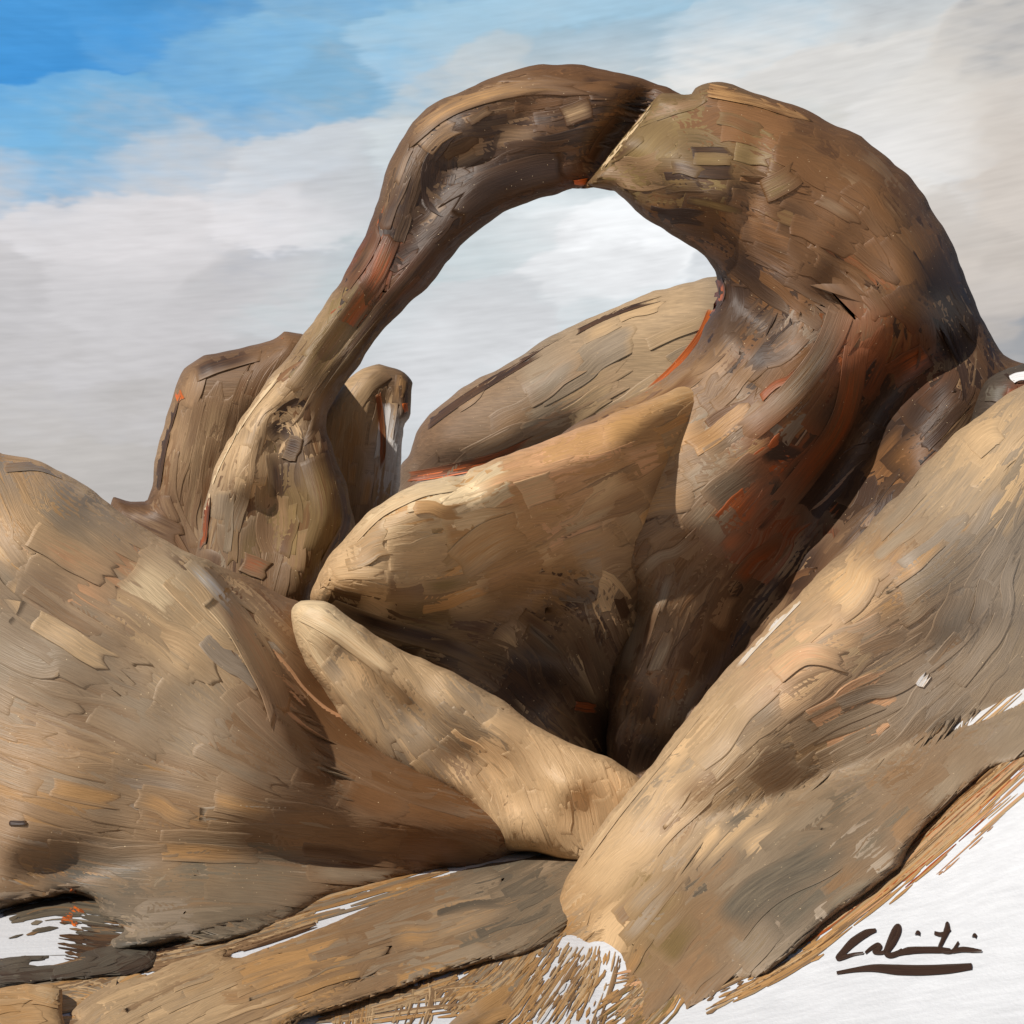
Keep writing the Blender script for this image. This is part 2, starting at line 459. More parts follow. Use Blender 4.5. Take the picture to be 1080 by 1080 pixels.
span.mark([(600, 176), (560, 182), (510, 200), (470, 232)], 34, 'varnish_shade', 'ink'); span.mark([(680, 104), (652, 138), (628, 176)], 26, 'varnish_shade', 'bark'); span.mark([(604, 194), (622, 191)], 7, 'orange', 'rust')  # underside shade painted on, then the dark patch beside the crack
span.mark([(218, 522), (215, 560), (210, 585)], 8, 'rust', 'varnish_shade', .03)

ABUT = [(642, 200), (594, 196), (574, 160), (600, 108), (660, 92), (700, 98), (728, 101), (734, 92), (762, 89), (805, 101), (860, 120), (915, 150), (960, 188), (995, 240),
        (1020, 295), (1040, 345), (1062, 375), (1100, 395), (1130, 470), (1100, 640), (1000, 760), (860, 830), (700, 860), (640, 840), (640, 760), (640, 640),
        (600, 520), (590, 462), (640, 432), (690, 405), (728, 370), (752, 328), (756, 298), (742, 272), (712, 248), (680, 228), (652, 208)]
abut = Rock(ABUT, 10.6, 1.0, 120, p=3.0, steps=[(622, 186, 699, 90, 6, 1.1, 900, 901)], rough=.07, seed=23,
            relief=[([(640, 190), (700, 235), (765, 285), (800, 345)], 30, .20), ([(800, 150), (790, 230), (820, 280)], 9, .10), ([(890, 320), (885, 400), (850, 500), (770, 620)], 34, .12),
                    ([(880, 330), (850, 410), (780, 490), (700, 560), (640, 640)], 42, -.10), ([(1010, 350), (940, 420), (880, 520), (800, 640), (690, 780)], 34, .42),
                    ([(640, 640), (600, 700), (640, 750)], 36, .45), ([(690, 640), (660, 720)], 12, -.2), ([(600, 190), (690, 80)], 70, .42),
                    ([(740, 200), (700, 170)], 30, -.08), ([(920, 180), (960, 300), (990, 380)], 40, -.14)],
            edge_flow=2.2, flow=[(700, 150, -50), (740, 170, 8), (850, 160, 18), (950, 220, 55), (830, 230, 10), (860, 280, 40), (1000, 330, 65), (820, 400, 130),
                                 (900, 420, 110), (740, 470, 155), (680, 520, 165), (860, 520, 128), (780, 620, 125), (700, 700, 115), (640, 740, 100), (950, 430, 145)],
            base=('brown', 'umber', 'bark'), spots=[(680, 150, 44, 'olive', 1.4), (760, 150, 50, 'olive', 1.0), (830, 130, 50, 'brown', 1.2), (850, 180, 60, 'brown', 1.0), (730, 220, 40, 'varnish_shade', 2), (780, 290, 40, 'varnish_shade', 2.2), (800, 340, 36, 'varnish_shade', 2),  # darkest spots paint shade into the groove by the opening
                (790, 230, 40, 'brown', 1.4), (860, 270, 60, 'brown', 2), (950, 220, 50, 'brown', .8), (1010, 310, 50, 'varnish_shade', 1.8), (900, 380, 40, 'rust', 1.2), (960, 380, 36, 'rust', .7),
                (1000, 390, 50, 'varnish_shade', 1.3), (850, 350, 40, 'warm', 1.1), (830, 400, 44, 'brown', 1.2), (770, 330, 36, 'varnish_shade', 1.2), (830, 480, 40, 'rust', 1.0), (900, 500, 60, 'varnish_shade', 2), (960, 430, 50, 'varnish_shade', 2), (820, 620, 50, 'varnish_shade', 1.6),  # dark band along the lower right edge is painted shade
                (760, 420, 50, 'umber', 1.4), (700, 460, 50, 'ochre', 1.5), (740, 500, 50, 'stone', 1.3), (800, 560, 50, 'rust', .6), (850, 540, 36, 'stone', .8), (720, 620, 60, 'umber', 1.0),
                (620, 700, 50, 'varnish_shade', 1.2), (660, 640, 40, 'stone', .8), (740, 680, 50, 'bark', 1)])
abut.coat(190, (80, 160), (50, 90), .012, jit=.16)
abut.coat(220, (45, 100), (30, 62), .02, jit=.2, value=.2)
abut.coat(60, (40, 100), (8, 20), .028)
abut.mark([(632, 180), (660, 146), (692, 106)], 4, 'cream', 'sand', .045)  # lit edge of the crack, painted as a thin pale line
abut.mark([(742, 94), (800, 106), (860, 126)], 13, 'ochre', 'brown', .035)
abut.mark([(890, 322), (870, 370), (830, 420), (770, 470)], 26, 'warm', 'umber', .035)
abut.mark([(905, 360), (890, 440), (850, 500), (800, 560)], 26, 'rust', 'brown', .03)
abut.mark([(985, 370), (960, 385), (935, 400)], 26, 'rust', 'varnish_shade', .03)
abut.mark([(753, 292), (757, 312), (744, 332)], 15, 'orange', 'rust', .04, over=-4)
abut.mark([(720, 372), (690, 404), (650, 424)], 9, 'orange', 'rust', .035)
abut.mark([(800, 205), (830, 190), (845, 178)], 24, 'olive', 'umber', .034)

LEDGE = [(326, 630), (342, 596), (362, 566), (388, 540), (424, 516), (470, 502), (490, 503), (500, 492), (560, 470), (620, 448), (690, 418), (760, 396), (830, 440), (850, 530), (800, 640),
         (690, 720), (670, 830), (600, 870), (500, 830), (430, 750), (372, 690), (340, 658)]
ledge = Rock(LEDGE, 9.95, .8, 110, steps=[(740, 380, 715, 720, 95, .8, 2000, 2001)], rough=.08, seed=37, tilt=(.0034, .004),
             relief=[([(345, 640), (440, 655), (540, 640), (600, 610)], 20, .22), ([(420, 530), (480, 520), (560, 500), (650, 470)], 16, -.08), ([(480, 640), (540, 600), (640, 560)], 14, -.1),
                     ([(540, 690), (600, 700), (630, 740)], 36, .34), ([(600, 640), (660, 660), (650, 730)], 12, -.16)],
             edge_flow=1.6, flow=[(450, 540, -12), (420, 590, 0), (500, 600, -25), (560, 560, -30), (620, 500, -18), (680, 560, -40), (440, 640, 10), (560, 660, 40), (640, 680, 70), (600, 740, 60)],
             base=('tan', 'ochre'), spots=[(440, 530, 50, 'cream', 1.5), (480, 515, 30, 'cream', 1.5), (420, 590, 60, 'tan', 1.8), (380, 600, 40, 'sand', 1.2), (560, 590, 70, 'ochre', 1.6), (600, 480, 60, 'peach', 1.4),
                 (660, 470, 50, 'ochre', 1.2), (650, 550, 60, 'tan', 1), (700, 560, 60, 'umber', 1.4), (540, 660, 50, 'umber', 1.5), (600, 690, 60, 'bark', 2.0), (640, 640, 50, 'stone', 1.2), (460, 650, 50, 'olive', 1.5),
                 (560, 710, 60, 'varnish_shade', 2.4), (610, 690, 50, 'varnish_shade', 1.6), (640, 740, 50, 'bark', 1.6), (460, 670, 40, 'bark', 1.4), (400, 640, 40, 'umber', 1), (690, 660, 40, 'umber', 1.2)])  # dark spots paint shade into the pocket below the nose
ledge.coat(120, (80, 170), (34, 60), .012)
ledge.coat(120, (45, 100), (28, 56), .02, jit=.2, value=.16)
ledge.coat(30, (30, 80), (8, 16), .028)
ledge.mark([(365, 568), (400, 535), (440, 516), (482, 508)], 20, 'cream', 'sand', .036)  # sunlit top of the nose, painted in cream
ledge.mark([(480, 600), (520, 570), (560, 555)], 40, 'ochre', 'tan', .034)
ledge.mark([(346, 640), (400, 660), (470, 680), (530, 706)], 20, 'varnish_shade', 'bark'); ledge.mark([(604, 744), (632, 748)], 10, 'rust', 'varnish_shade', .034)  # first stroke paints shade under the nose
ledge.mark([(662, 730), (672, 700), (694, 668), (715, 640)], 13, 'warm', 'umber', .05)

arch = bpy.data.objects.new('rock_arch', None); COL.objects.link(arch)
arch.location = (.6, 10.6, 0)
for rk, nm in ((span, 'span'), (abut, 'abutment'), (ledge, 'ledge')):
    o = rk.build(nm, arch); o.location = (-.6, -10.6, 0)
tag(arch, 'large brown natural stone arch curving over an opening of cloudy sky', 'rock arch')

# ------------------------------------------------------------------ rocks behind the arch
back = Rock([(156, 530), (162, 486), (174, 446), (186, 408), (194, 388), (216, 376), (252, 368), (286, 358), (300, 350), (326, 352), (330, 440), (330, 560), (340, 860), (130, 860), (120, 700), (105, 560), (118, 522), (140, 528)],
            12.2, .7, 46, sharp=1, p=4, rough=.06, seed=41, edge_flow=.2, flow=[(200, 450, 104), (230, 430, 104), (260, 430, 104), (240, 480, 104), (180, 500, 100), (260, 380, -12), (150, 545, 35), (260, 590, 40)],
            base=('umber', 'brown'), spots=[(200, 440, 60, 'umber', 1.5), (196, 470, 30, 'tan', .8), (230, 372, 30, 'bark', 1), (150, 545, 40, 'bark', 1.2), (260, 590, 50, 'umber', 1.5)])
back.coat(60, (70, 150), (24, 46), .012); back.coat(60, (40, 90), (10, 26), .02)
back.mark([(198, 396), (230, 382), (284, 368)], 20, 'varnish_shade', 'bark'); back.mark([(164, 520), (172, 470), (190, 404)], 8, 'varnish_shade', 'bark'); back.mark([(120, 534), (160, 552), (200, 572)], 24, 'bark', 'umber'); back.mark([(186, 412), (192, 424)], 8, 'orange', 'rust', .045); back.mark([(290, 356), (298, 352)], 9, 'orange', 'rust', .045)
tag(back.build('rock_block'), 'tan upright rock block behind the left foot of the arch', 'rock')

pin = Rock([(330, 455), (346, 424), (364, 402), (384, 390), (398, 384), (426, 393), (434, 402), (432, 440), (424, 446), (420, 520), (428, 860), (300, 860), (320, 560)], 12.9, .42, 32, sharp=1, p=4, rough=.1, seed=43,
           relief=[([(412, 400), (404, 520)], 10, .16)], edge_flow=.5, flow=[(370, 460, 95), (410, 430, 92), (390, 395, -20)],
           base=('umber', 'tan'), spots=[(360, 420, 34, 'tan', 1.8), (380, 470, 34, 'ochre', 1.2), (418, 410, 24, 'bark', 1.8), (412, 490, 22, 'pale', 1.8), (416, 460, 20, 'pale', 1.4)])
pin.coat(46, (60, 120), (14, 30), .012); pin.coat(50, (30, 80), (6, 16), .02)
pin.mark([(398, 410), (404, 460), (402, 500)], 6, 'rust', 'brown', .03); pin.mark([(428, 424), (431, 436)], 8, 'orange', 'rust', .03)
tag(pin.build('rock_pinnacle'), 'narrow brown rock pinnacle with a pale streak beside the arch left leg', 'rock')

thru = Rock([(420, 512), (432, 480), (444, 446), (476, 418), (520, 392), (566, 364), (612, 340), (660, 318), (706, 304), (760, 292), (800, 320), (800, 520), (760, 860), (500, 860), (420, 700)],
            16.5, .9, 90, rough=.05, seed=47, relief=[([(440, 500), (520, 490), (600, 455)], 14, .2), ([(470, 440), (600, 380), (720, 320)], 40, -.08)],
            edge_flow=1.2, flow=[(500, 440, -28), (600, 390, -28), (700, 330, -25), (640, 420, -30)],
            base=('stone', 'warm'), spots=[(680, 350, 60, 'tan', 1.6), (600, 390, 50, 'stone', 1.4), (620, 410, 34, 'peach', .9), (520, 440, 60, 'umber', 1.5), (460, 450, 36, 'brown', 1.0), (450, 490, 36, 'bark', 1.2), (640, 410, 40, 'tan', 1)])
thru.coat(60, (70, 150), (22, 44), .012); thru.coat(60, (40, 100), (8, 22), .02)
thru.mark([(446, 452), (490, 420), (548, 384), (600, 354)], 8, 'varnish_shade', 'bark', .03); thru.mark([(600, 354), (650, 330), (700, 314)], 5, 'varnish_shade', 'bark'); thru.mark([(752, 322), (736, 356), (706, 392), (672, 420)], 7, 'orange', 'rust'); thru.mark([(430, 506), (480, 498), (530, 486), (600, 458)], 6, 'orange', 'rust'); thru.mark([(424, 504), (470, 496), (520, 484), (570, 462)], 10, 'bark', 'rust', .03)
tag(thru.build('boulder'), 'greyish tan sloping boulder seen through the opening of the arch', 'boulder')

far = Rock([(1030, 420), (1046, 396), (1066, 388), (1092, 384), (1130, 400), (1140, 520), (1020, 520)], 9.6, .4, 40, rough=.12, ground=False, seed=53, base=('varnish_shade', 'slate'), flow=[(1060, 400, 20)],
           spots=[(1078, 425, 14, 'rust', 1.5)])
far.coat(30, (30, 60), (8, 20), .012)
far.mark([(1064, 402), (1074, 397), (1090, 396)], 9, 'white', 'pale', .03)
tag(far.build('rock_block'), 'small dark rock wedged between the arch and the big right boulder', 'rock')

# ------------------------------------------------------------------ rocks in front
ridge = Rock(bury=16, outline=[(308, 640), (342, 636), (378, 658), (420, 684), (470, 704), (520, 732), (566, 766), (610, 786), (652, 804), (690, 838), (676, 872), (616, 908), (560, 898), (520, 892), (494, 850), (440, 826), (384, 788), (344, 742), (318, 690)],
             D=8.55, a=.34, Rr=34, p=4, facet=.55, cell=80, ragged=[(400, 790, 90, 40, 9)], rough=.14, seed=61, relief=[([(340, 655), (430, 720), (520, 770), (600, 830)], 16, -.10), ([(500, 800), (540, 850)], 10, .1), ([(430, 690), (450, 720)], 10, .08), ([(360, 690), (410, 740), (480, 800)], 14, .08)],
             edge_flow=.8, flow=[(350, 660, 40), (400, 700, 60), (450, 730, 50), (520, 790, 35), (560, 850, 80), (620, 840, 70)],
             base=('tan', 'sand'), spots=[(335, 650, 30, 'cream', 1.6), (390, 710, 40, 'tan', 1), (420, 760, 50, 'stone', 1.6), (470, 800, 40, 'umber', .8), (440, 720, 40, 'tan', 1.5), (500, 750, 40, 'stone', 1), (560, 800, 60, 'sand', 1.6), (620, 830, 40, 'tan', 1.2), (480, 690, 20, 'umber', .8), (560, 870, 40, 'tan', 1)])
ridge.coat(80, (50, 110), (22, 44), .012); ridge.coat(60, (46, 100), (24, 46), .02, jit=.15, value=.12)
ridge.mark([(316, 645), (350, 662), (392, 694), (422, 722)], 20, 'cream', 'sand', .036); ridge.mark([(474, 888), (500, 886), (516, 880)], 9, 'orange', 'rust', .05)
tag(ridge.build('rock_ridge'), 'pale tan narrow rock ridge slanting down below the pale nose of the arch', 'rock')

DOME = [(-60, 470), (0, 480), (40, 486), (80, 504), (118, 536), (160, 560), (205, 584), (250, 604), (295, 626), (325, 642), (360, 690), (410, 745), (480, 800), (540, 850), (566, 884), (526, 910), (470, 922), (400, 942), (330, 968),
        (260, 992), (190, 1008), (140, 1010), (112, 988), (90, 964), (40, 960), (-60, 968)]
dome = Rock(DOME, 8.6, 1.15, 230, rough=.03, seed=67, softp=.97, edge_flow=.6, tilt=(.0016, -.0014), facet=.12, cell=170, bury=22, p=3,
            ragged=[(60, 960, 100, -14, 26), (220, 1000, 110, -14, 10), (420, 940, 90, -14, 6)],
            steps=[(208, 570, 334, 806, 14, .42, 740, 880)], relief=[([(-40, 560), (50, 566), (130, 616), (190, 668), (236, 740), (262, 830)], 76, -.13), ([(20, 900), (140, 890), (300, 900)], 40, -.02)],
            flow=[(20, 520, 80), (60, 560, 30), (140, 580, 38), (220, 640, 50), (280, 730, 60), (100, 680, 28), (60, 760, 14), (200, 740, 38), (260, 820, 25), (120, 860, 6), (260, 880, -6), (180, 940, -12), (330, 700, 50), (400, 800, 35), (440, 870, 0), (330, 880, 0)],
            base=('stone', 'warm'), spots=[(20, 520, 50, 'ochre', 1.6), (70, 540, 60, 'sand', 1.5), (140, 580, 60, 'sand', 1.6), (110, 600, 50, 'peach', 1.2), (220, 660, 50, 'tan', 1.6), (260, 690, 40, 'sand', 1.4), (290, 730, 36, 'peach', 1.0), (60, 660, 80, 'stone', 1.6), (130, 690, 60, 'umber', 1.0), (30, 620, 50, 'umber', .6),
                (180, 700, 60, 'tan', 1), (100, 740, 60, 'stone', 1.2), (60, 800, 70, 'ochre', 1.0), (60, 800, 70, 'umber', .6), (200, 780, 80, 'stone', 1.4), (290, 800, 50, 'umber', 1.4), (200, 860, 70, 'ochre', 1.0), (200, 870, 70, 'umber', 1.0), (230, 940, 60, 'cool', 1.6), (120, 950, 50, 'slate', 1.2),
                (262, 612, 28, 'brown', 2.5), (310, 665, 44, 'brown', 2.5), (352, 724, 44, 'brown', 2.2), (180, 610, 36, 'cream', 1.2), (100, 545, 40, 'cream', .9), (236, 660, 30, 'cream', 1.0), (40, 910, 50, 'umber', 1.2), (340, 880, 60, 'umber', 2), (420, 850, 70, 'brown', 1.6), (330, 690, 50, 'umber', 1.2), (380, 770, 60, 'brown', 1.4), (440, 920, 50, 'bark', .8)])  # brown behind the crest is painted shade, cream rim is painted sunlight
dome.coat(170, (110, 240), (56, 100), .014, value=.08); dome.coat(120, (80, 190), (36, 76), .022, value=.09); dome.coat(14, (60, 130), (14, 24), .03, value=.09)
dome.mark([(196, 590), (226, 620), (260, 660)], 14, 'cream', 'pale'); dome.mark([(0, 494), (40, 492), (70, 502)], 9, 'umber', 'stone')  # cream stroke paints a highlight on the crest
dome.stroke(0, 0, 180, 30, PAL['sand'], PAL['peach'], dome.lay + .004, path=[(222, 622), (256, 664), (284, 716), (304, 776)], soft=True, amount=1); dome.mark([(30, 560), (70, 582), (124, 612)], 30, 'peach', 'tan');  # lit crest painted as a soft warm band
dome.mark([(8, 868), (30, 868)], 5, 'ink', 'varnish_shade')
dome.mark([(70, 940), (80, 952), (76, 966)], 12, 'orange', 'rust')
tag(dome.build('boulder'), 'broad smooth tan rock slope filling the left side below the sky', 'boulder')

RIGHT = [(1130, 372), (1090, 402), (1056, 422), (1010, 456), (962, 504), (902, 568), (846, 624), (792, 678), (742, 734), (694, 796), (648, 852), (604, 912), (578, 958), (540, 1000), (500, 1046), (462, 1090), (500, 1096), (556, 1066), (596, 1040), (612, 1030), (630, 1012), (644, 1026), (656, 1050), (664, 1084), (700, 1080), (744, 1050), (806, 1022), (862, 980), (906, 944), (948, 906), (994, 862), (1046, 818), (1130, 748)]
right = Rock(RIGHT, 7.6, 1.0, 160, p=3.4, ragged=[(580, 1070, 110, -40, 10), (690, 1070, 80, -60, 10), (830, 1000, 90, -38, 12), (960, 890, 110, -45, 12), (1070, 800, 80, -40, 12)], thin=[(590, 1070, 150, .7), (730, 1060, 170, .5), (900, 960, 190, .45), (1080, 810, 190, .5)], rough=.03, seed=71, softp=.95, edge_flow=1.0, tilt=(-.0004, -.0022), facet=.35, cell=150,
             bury=15, relief=[([(1000, 560), (880, 680), (760, 830), (680, 940)], 56, -.05), ([(1040, 620), (900, 760), (760, 930)], 44, .06), ([(760, 960), (840, 910), (900, 860)], 34, .06), ([(720, 790), (690, 850)], 10, .06)],
             flow=[(1040, 460, 120), (950, 560, 135), (860, 660, 140), (760, 760, 130), (660, 880, 125), (960, 620, -20), (1040, 640, 100), (900, 720, -15), (900, 800, -12), (800, 860, -40), (840, 940, -40), (700, 940, -55), (620, 980, -30), (1000, 780, -50), (940, 860, -45), (540, 1040, -30), (700, 1040, -60)],
             base=('stone', 'warm'), spots=[(1040, 470, 50, 'tan', 2), (950, 560, 60, 'stone', 1.4), (850, 660, 60, 'tan', 1.6), (740, 770, 60, 'sand', 1.0), (680, 850, 50, 'sand', 1.8), (640, 920, 50, 'sand', 1.5), (960, 640, 70, 'umber', 1.4), (940, 600, 60, 'ochre', .9),
                 (840, 700, 50, 'peach', 1.0), (900, 690, 50, 'peach', .5), (1050, 620, 70, 'warm', 2), (1050, 720, 60, 'stone', 1.8), (970, 720, 60, 'warm', 1.4), (900, 770, 70, 'stone', 2), (800, 820, 60, 'tan', 1.0), (800, 840, 70, 'stone', 1.4), (840, 800, 60, 'umber', 1), (820, 920, 44, 'slate', 1.6), (870, 890, 50, 'cool', 1.4),
                 (900, 900, 50, 'umber', 1.4), (980, 820, 50, 'umber', 1.8), (720, 960, 50, 'umber', 1.2), (680, 980, 50, 'olive', 1), (590, 980, 60, 'ochre', 1.8), (540, 1040, 50, 'ochre', 1.4), (700, 1040, 50, 'umber', 1.2)])
right.coat(170, (120, 240), (40, 76), .014, value=.09); right.coat(150, (60, 150), (32, 66), .022, value=.12); right.coat(20, (60, 120), (12, 22), .03, value=.1)
right.mark([(606, 912), (650, 852), (700, 790), (745, 735)], 16, 'cream', 'sand', .045); right.mark([(846, 628), (800, 676), (775, 704)], 8, 'pale', 'cream', .04)  # sunlit left edge, painted as pale strokes
right.mark([(1018, 470), (1040, 452), (1062, 448)], 40, 'tan', 'sand', .04); right.mark([(968, 728), (972, 720), (982, 708)], 9, 'white', 'tan', .036, rag=.4)
right.mark([(812, 716), (850, 690), (900, 700)], 22, 'peach', 'tan', .04); right.mark([(760, 985), (800, 942), (860, 908), (905, 880)], 40, 'slate', 'cool', .035)
tag(right.build('boulder'), 'huge smooth tan boulder sweeping up along the right side before the arch', 'boulder')

slab = Rock(bury=5, outline=[(60, 1110), (90, 1066), (140, 1030), (200, 1004), (280, 984), (360, 960), (440, 930), (510, 906), (580, 896), (616, 910), (618, 950), (590, 990), (540, 1020), (470, 1036), (400, 1052), (330, 1080), (260, 1120)],
            D=20, a=.24, Rr=30, p=3, rough=.05, seed=73, edge_flow=.4, flow=[(200, 1040, -25), (350, 990, -15), (500, 930, -14), (560, 960, -35), (420, 1000, -18)], facet=.2,
            ragged=[(100, 1070, 90, -25, 14), (300, 1080, 120, -20, 12), (480, 1030, 90, -22, 12), (300, 970, 130, -18, 12)],
            base=('umber', 'stone'), spots=[(180, 1050, 60, 'tan', 1.4), (300, 1010, 60, 'ochre', .9), (400, 970, 60, 'umber', 1.5), (460, 960, 50, 'stone', 1.4), (520, 930, 50, 'slate', 1.0), (570, 940, 40, 'cool', 1.2), (470, 1000, 40, 'ochre', .7)])
slab.coat(90, (90, 190), (30, 56), .010, value=.08); slab.coat(60, (60, 140), (12, 30), .016, value=.1)
tag(slab.build('flat_rock'), 'low flat grey brown rock slab lying at the foot of the boulders', 'rock')

strip = Rock(bury=2, outline=[(-40, 1030), (0, 1012), (60, 1010), (100, 1000), (140, 990), (168, 1004), (150, 1024), (100, 1030), (60, 1034), (-40, 1046)], D=20, a=.10, Rr=14, p=3, ragged=[(60, 1015, 140, -6, 10)], rough=.15, seed=79, base=('varnish_shade', 'slate'), flow=[(60, 1018, -8)], h=4)
strip.coat(24, (40, 80), (6, 14), .006)
tag(strip.build('flat_rock'), 'thin dark brown rock strip on the white ground at lower left', 'rock')

chip = Rock(bury=2, outline=[(-40, 1050), (0, 1040), (40, 1038), (64, 1044), (66, 1070), (60, 1100), (-40, 1110)], D=5.6, a=.14, Rr=26, rough=.1, seed=83, base=('ochre', 'tan'), flow=[(30, 1060, 0)], h=4)
chip.coat(24, (30, 70), (10, 22), .006)
tag(chip.build('flat_rock'), 'small ochre flat rock in the bottom left corner', 'rock')

# ------------------------------------------------------------------ white ground
def ground():
    xs = np.unique(np.concatenate([np.linspace(-5, 5, 334), 5 + np.geomspace(.1, 2500, 50), -5 - np.geomspace(.1, 2500, 50)]))
    ys = np.unique(np.concatenate([np.linspace(1, 9, 267), 9 + np.geomspace(.1, 2500, 50), 1 - np.geomspace(.1, 2500, 50)]))
    X, Y = np.meshgrid(xs, ys)
    V = np.stack([X, Y, terrain(X, Y)], -1).reshape(-1, 3)
    i = np.arange(X.size).reshape(X.shape)
    F = np.stack([i[:-1, :-1], i[:-1, 1:], i[1:, 1:], i[1:, :-1]], -1).reshape(-1, 4)
    mb = MB(); z = np.zeros((len(V), 3)); mb.add(V, F, np.zeros((len(V), 2)), z, z, 0)
    m = bpy.data.materials.new('white_ground'); nt, N, L = nodes(m)
    out = N('ShaderNodeOutputMaterial'); bs = N('ShaderNodeBsdfPrincipled'); bs.inputs['Roughness'].default_value = .7; L(bs.outputs[0], out.inputs[0])
    tc = N('ShaderNodeTexCoord')
    mp = N('ShaderNodeMapping'); mp.inputs['Scale'].default_value = (1.2, 14, 14); mp.inputs['Rotation'].default_value = (0, 0, R(8)); L(tc.outputs['Object'], mp.inputs['Vector'])
    n = N('ShaderNodeTexNoise', i_Scale=2.0, i_Detail=5.0); L(mp.outputs[0], n.inputs['Vector'])
    n2 = N('ShaderNodeTexNoise', i_Scale=60.0, i_Detail=3.0); L(tc.outputs['Object'], n2.inputs['Vector'])
    cr = N('ShaderNodeValToRGB'); L(n.outputs[0], cr.inputs[0])
    cr.color_ramp.elements[0].position = .3; cr.color_ramp.elements[0].color = (.68, .68, .69, 1)
    cr.color_ramp.elements[1].position = .65; cr.color_ramp.elements[1].color = (.77, .77, .78, 1)
    L(cr.outputs[0], bs.inputs['Base Color'])
    ad = N('ShaderNodeMath', operation='ADD'); L(n.outputs[0], ad.inputs[0]); L(n2.outputs[0], ad.inputs[1])
    bp = N('ShaderNodeBump', i_Strength=.25, i_Distance=.01); L(ad.outputs[0], bp.inputs['Height']); L(bp.outputs[0], bs.inputs['Normal'])
    o = mb.build('ground', [m]); o['kind'] = 'structure'; return o
ground()

# tan sand swept over the white ground in dry streaks
def ribbon(mb, C, Wd, lift, ca, cb, taper=0, mi=0, width=None):
    C = np.array(C, float); n = len(C); m = 4
    d = np.gradient(C, axis=0); d /= np.hypot(*d.T)[:, None] + 1e-9
    w = np.full(n, Wd) if width is None else np.interp(np.linspace(0, 1, n), np.linspace(0, 1, len(width)), width)
    vs = np.linspace(-1, 1, m)
    px = C[:, :1] - d[:, 1:] * vs * w[:, None] / 2; py = C[:, 1:] + d[:, :1] * vs * w[:, None] / 2
    D = ground_exact(px, py)
    V = world(px, py, D); V[..., 2] += lift * np.array([0.3, 1, 1, .3]) + .0025
    seg = np.r_[0, np.cumsum(np.hypot(*np.diff(C, axis=0).T))]; sd = rng.random() * 30
    UV = np.stack([np.broadcast_to(seg[:, None] / 60 + sd, px.shape), np.broadcast_to(vs * Wd / 80 + sd, px.shape)], -1).reshape(-1, 2)
    i = np.arange(n * m).reshape(n, m)
    F = np.stack([i[:-1, :-1], i[:-1, 1:], i[1:, 1:], i[1:, :-1]], -1).reshape(-1, 4)
    k = n * m
    mb.add(V.reshape(-1, 3), F, UV, np.tile(ca, (k, 1)), np.tile(cb, (k, 1)), mi)

def dry(mb, path, Wd, cols, dens=.65, fine=(1.4, 5), lift=.002):
    C = spline(path, 10, False); seg = np.r_[0, np.cumsum(np.hypot(*np.diff(C, axis=0).T))]; LT = seg[-1]
    d = np.gradient(C, axis=0); d /= np.hypot(*d.T)[:, None] + 1e-9
    for j in range(int(Wd / .9)):
        v = rng.uniform(-.5, .5) * Wd
        t = rng.random() * .25 * LT
        c = PAL[cols[rng.integers(len(cols))]] * (1 + rng.normal(0, .1))
        while t < LT:
            l = rng.exponential(LT * .22) + 5
            if rng.random() < dens * (1 - .45 * t / LT):
                ts = np.linspace(t, min(t + l, LT), max(3, int(l / 8)))
                px = np.interp(ts, seg, C[:, 0]) - np.interp(ts, seg, d[:, 1]) * v; py = np.interp(ts, seg, C[:, 1]) + np.interp(ts, seg, d[:, 0]) * v
                fw = rng.uniform(*fine)
                ribbon(mb, np.stack([px, py], 1), fw, lift, c, c * .85, width=[fw * .3, fw, fw, fw * .2])
            t += l + rng.exponential(10)

sand = MB()
dry(sand, [(915, 945), (1000, 872), (1090, 790)], 46, ['peach', 'rust', 'ochre', 'tan'], .5, (1, 3.5)); dry(sand, [(950, 935), (1020, 872), (1090, 812)], 40, ['peach', 'tan'], .3, (1, 2.5))
dry(sand, [(740, 1060), (800, 1030), (862, 995)], 34, ['umber', 'ochre', 'tan'], .55, (1.5, 4)); dry(sand, [(330, 1075), (420, 1062), (520, 1050)], 34, ['ochre', 'tan', 'umber'], .4, (2, 5))
dry(sand, [(0, 972), (60, 958), (130, 966)], 44, ['cool', 'slate', 'umber'], .6, (2, 6)); dry(sand, [(60, 985), (130, 990), (210, 985)], 30, ['bark', 'varnish_shade', 'slate'], .6, (2, 6)); dry(sand, [(70, 962), (84, 972)], 22, ['orange', 'rust'], .7, (3, 7)); dry(sand, [(640, 1000), (630, 1040), (615, 1080)], 40, ['ochre', 'tan', 'umber'], .45, (1.5, 4))
for pth, wd in (([(20, 1060), (90, 1048), (150, 1020)], 70), ([(120, 1010), (220, 990), (330, 955)], 44), ([(330, 1068), (400, 1052), (480, 1024)], 30), ([(470, 1060), (530, 1020), (580, 960)], 50), ([(660, 1085), (690, 1050), (720, 1010)], 40), ([(180, 985), (320, 952), (470, 908)], 44)):
    dry(sand, pth, wd, ['umber', 'ochre', 'tan', 'stone'], .85, (2, 7))
for off in (-2, 12):
    dry(sand, [(720 + off, 1050 + off), (820 + off, 1000 + off), (920 + off, 925 + off), (1010 + off, 845 + off), (1090, 780 + off)], 26, ['umber', 'ochre', 'tan', 'brown'], .8 - off * .012)
dry(sand, [(700, 1000), (800, 960), (900, 900), (1000, 815), (1085, 740)], 40, ['umber', 'ochre', 'tan'], .75)
dry(sand, [(720, 1030), (850, 975), (950, 895), (1085, 780)], 36, ['ochre', 'peach', 'rust', 'tan'], .5)
dry(sand, [(860, 985), (950, 915), (1040, 830)], 34, ['peach', 'tan'], .3, (1, 2))
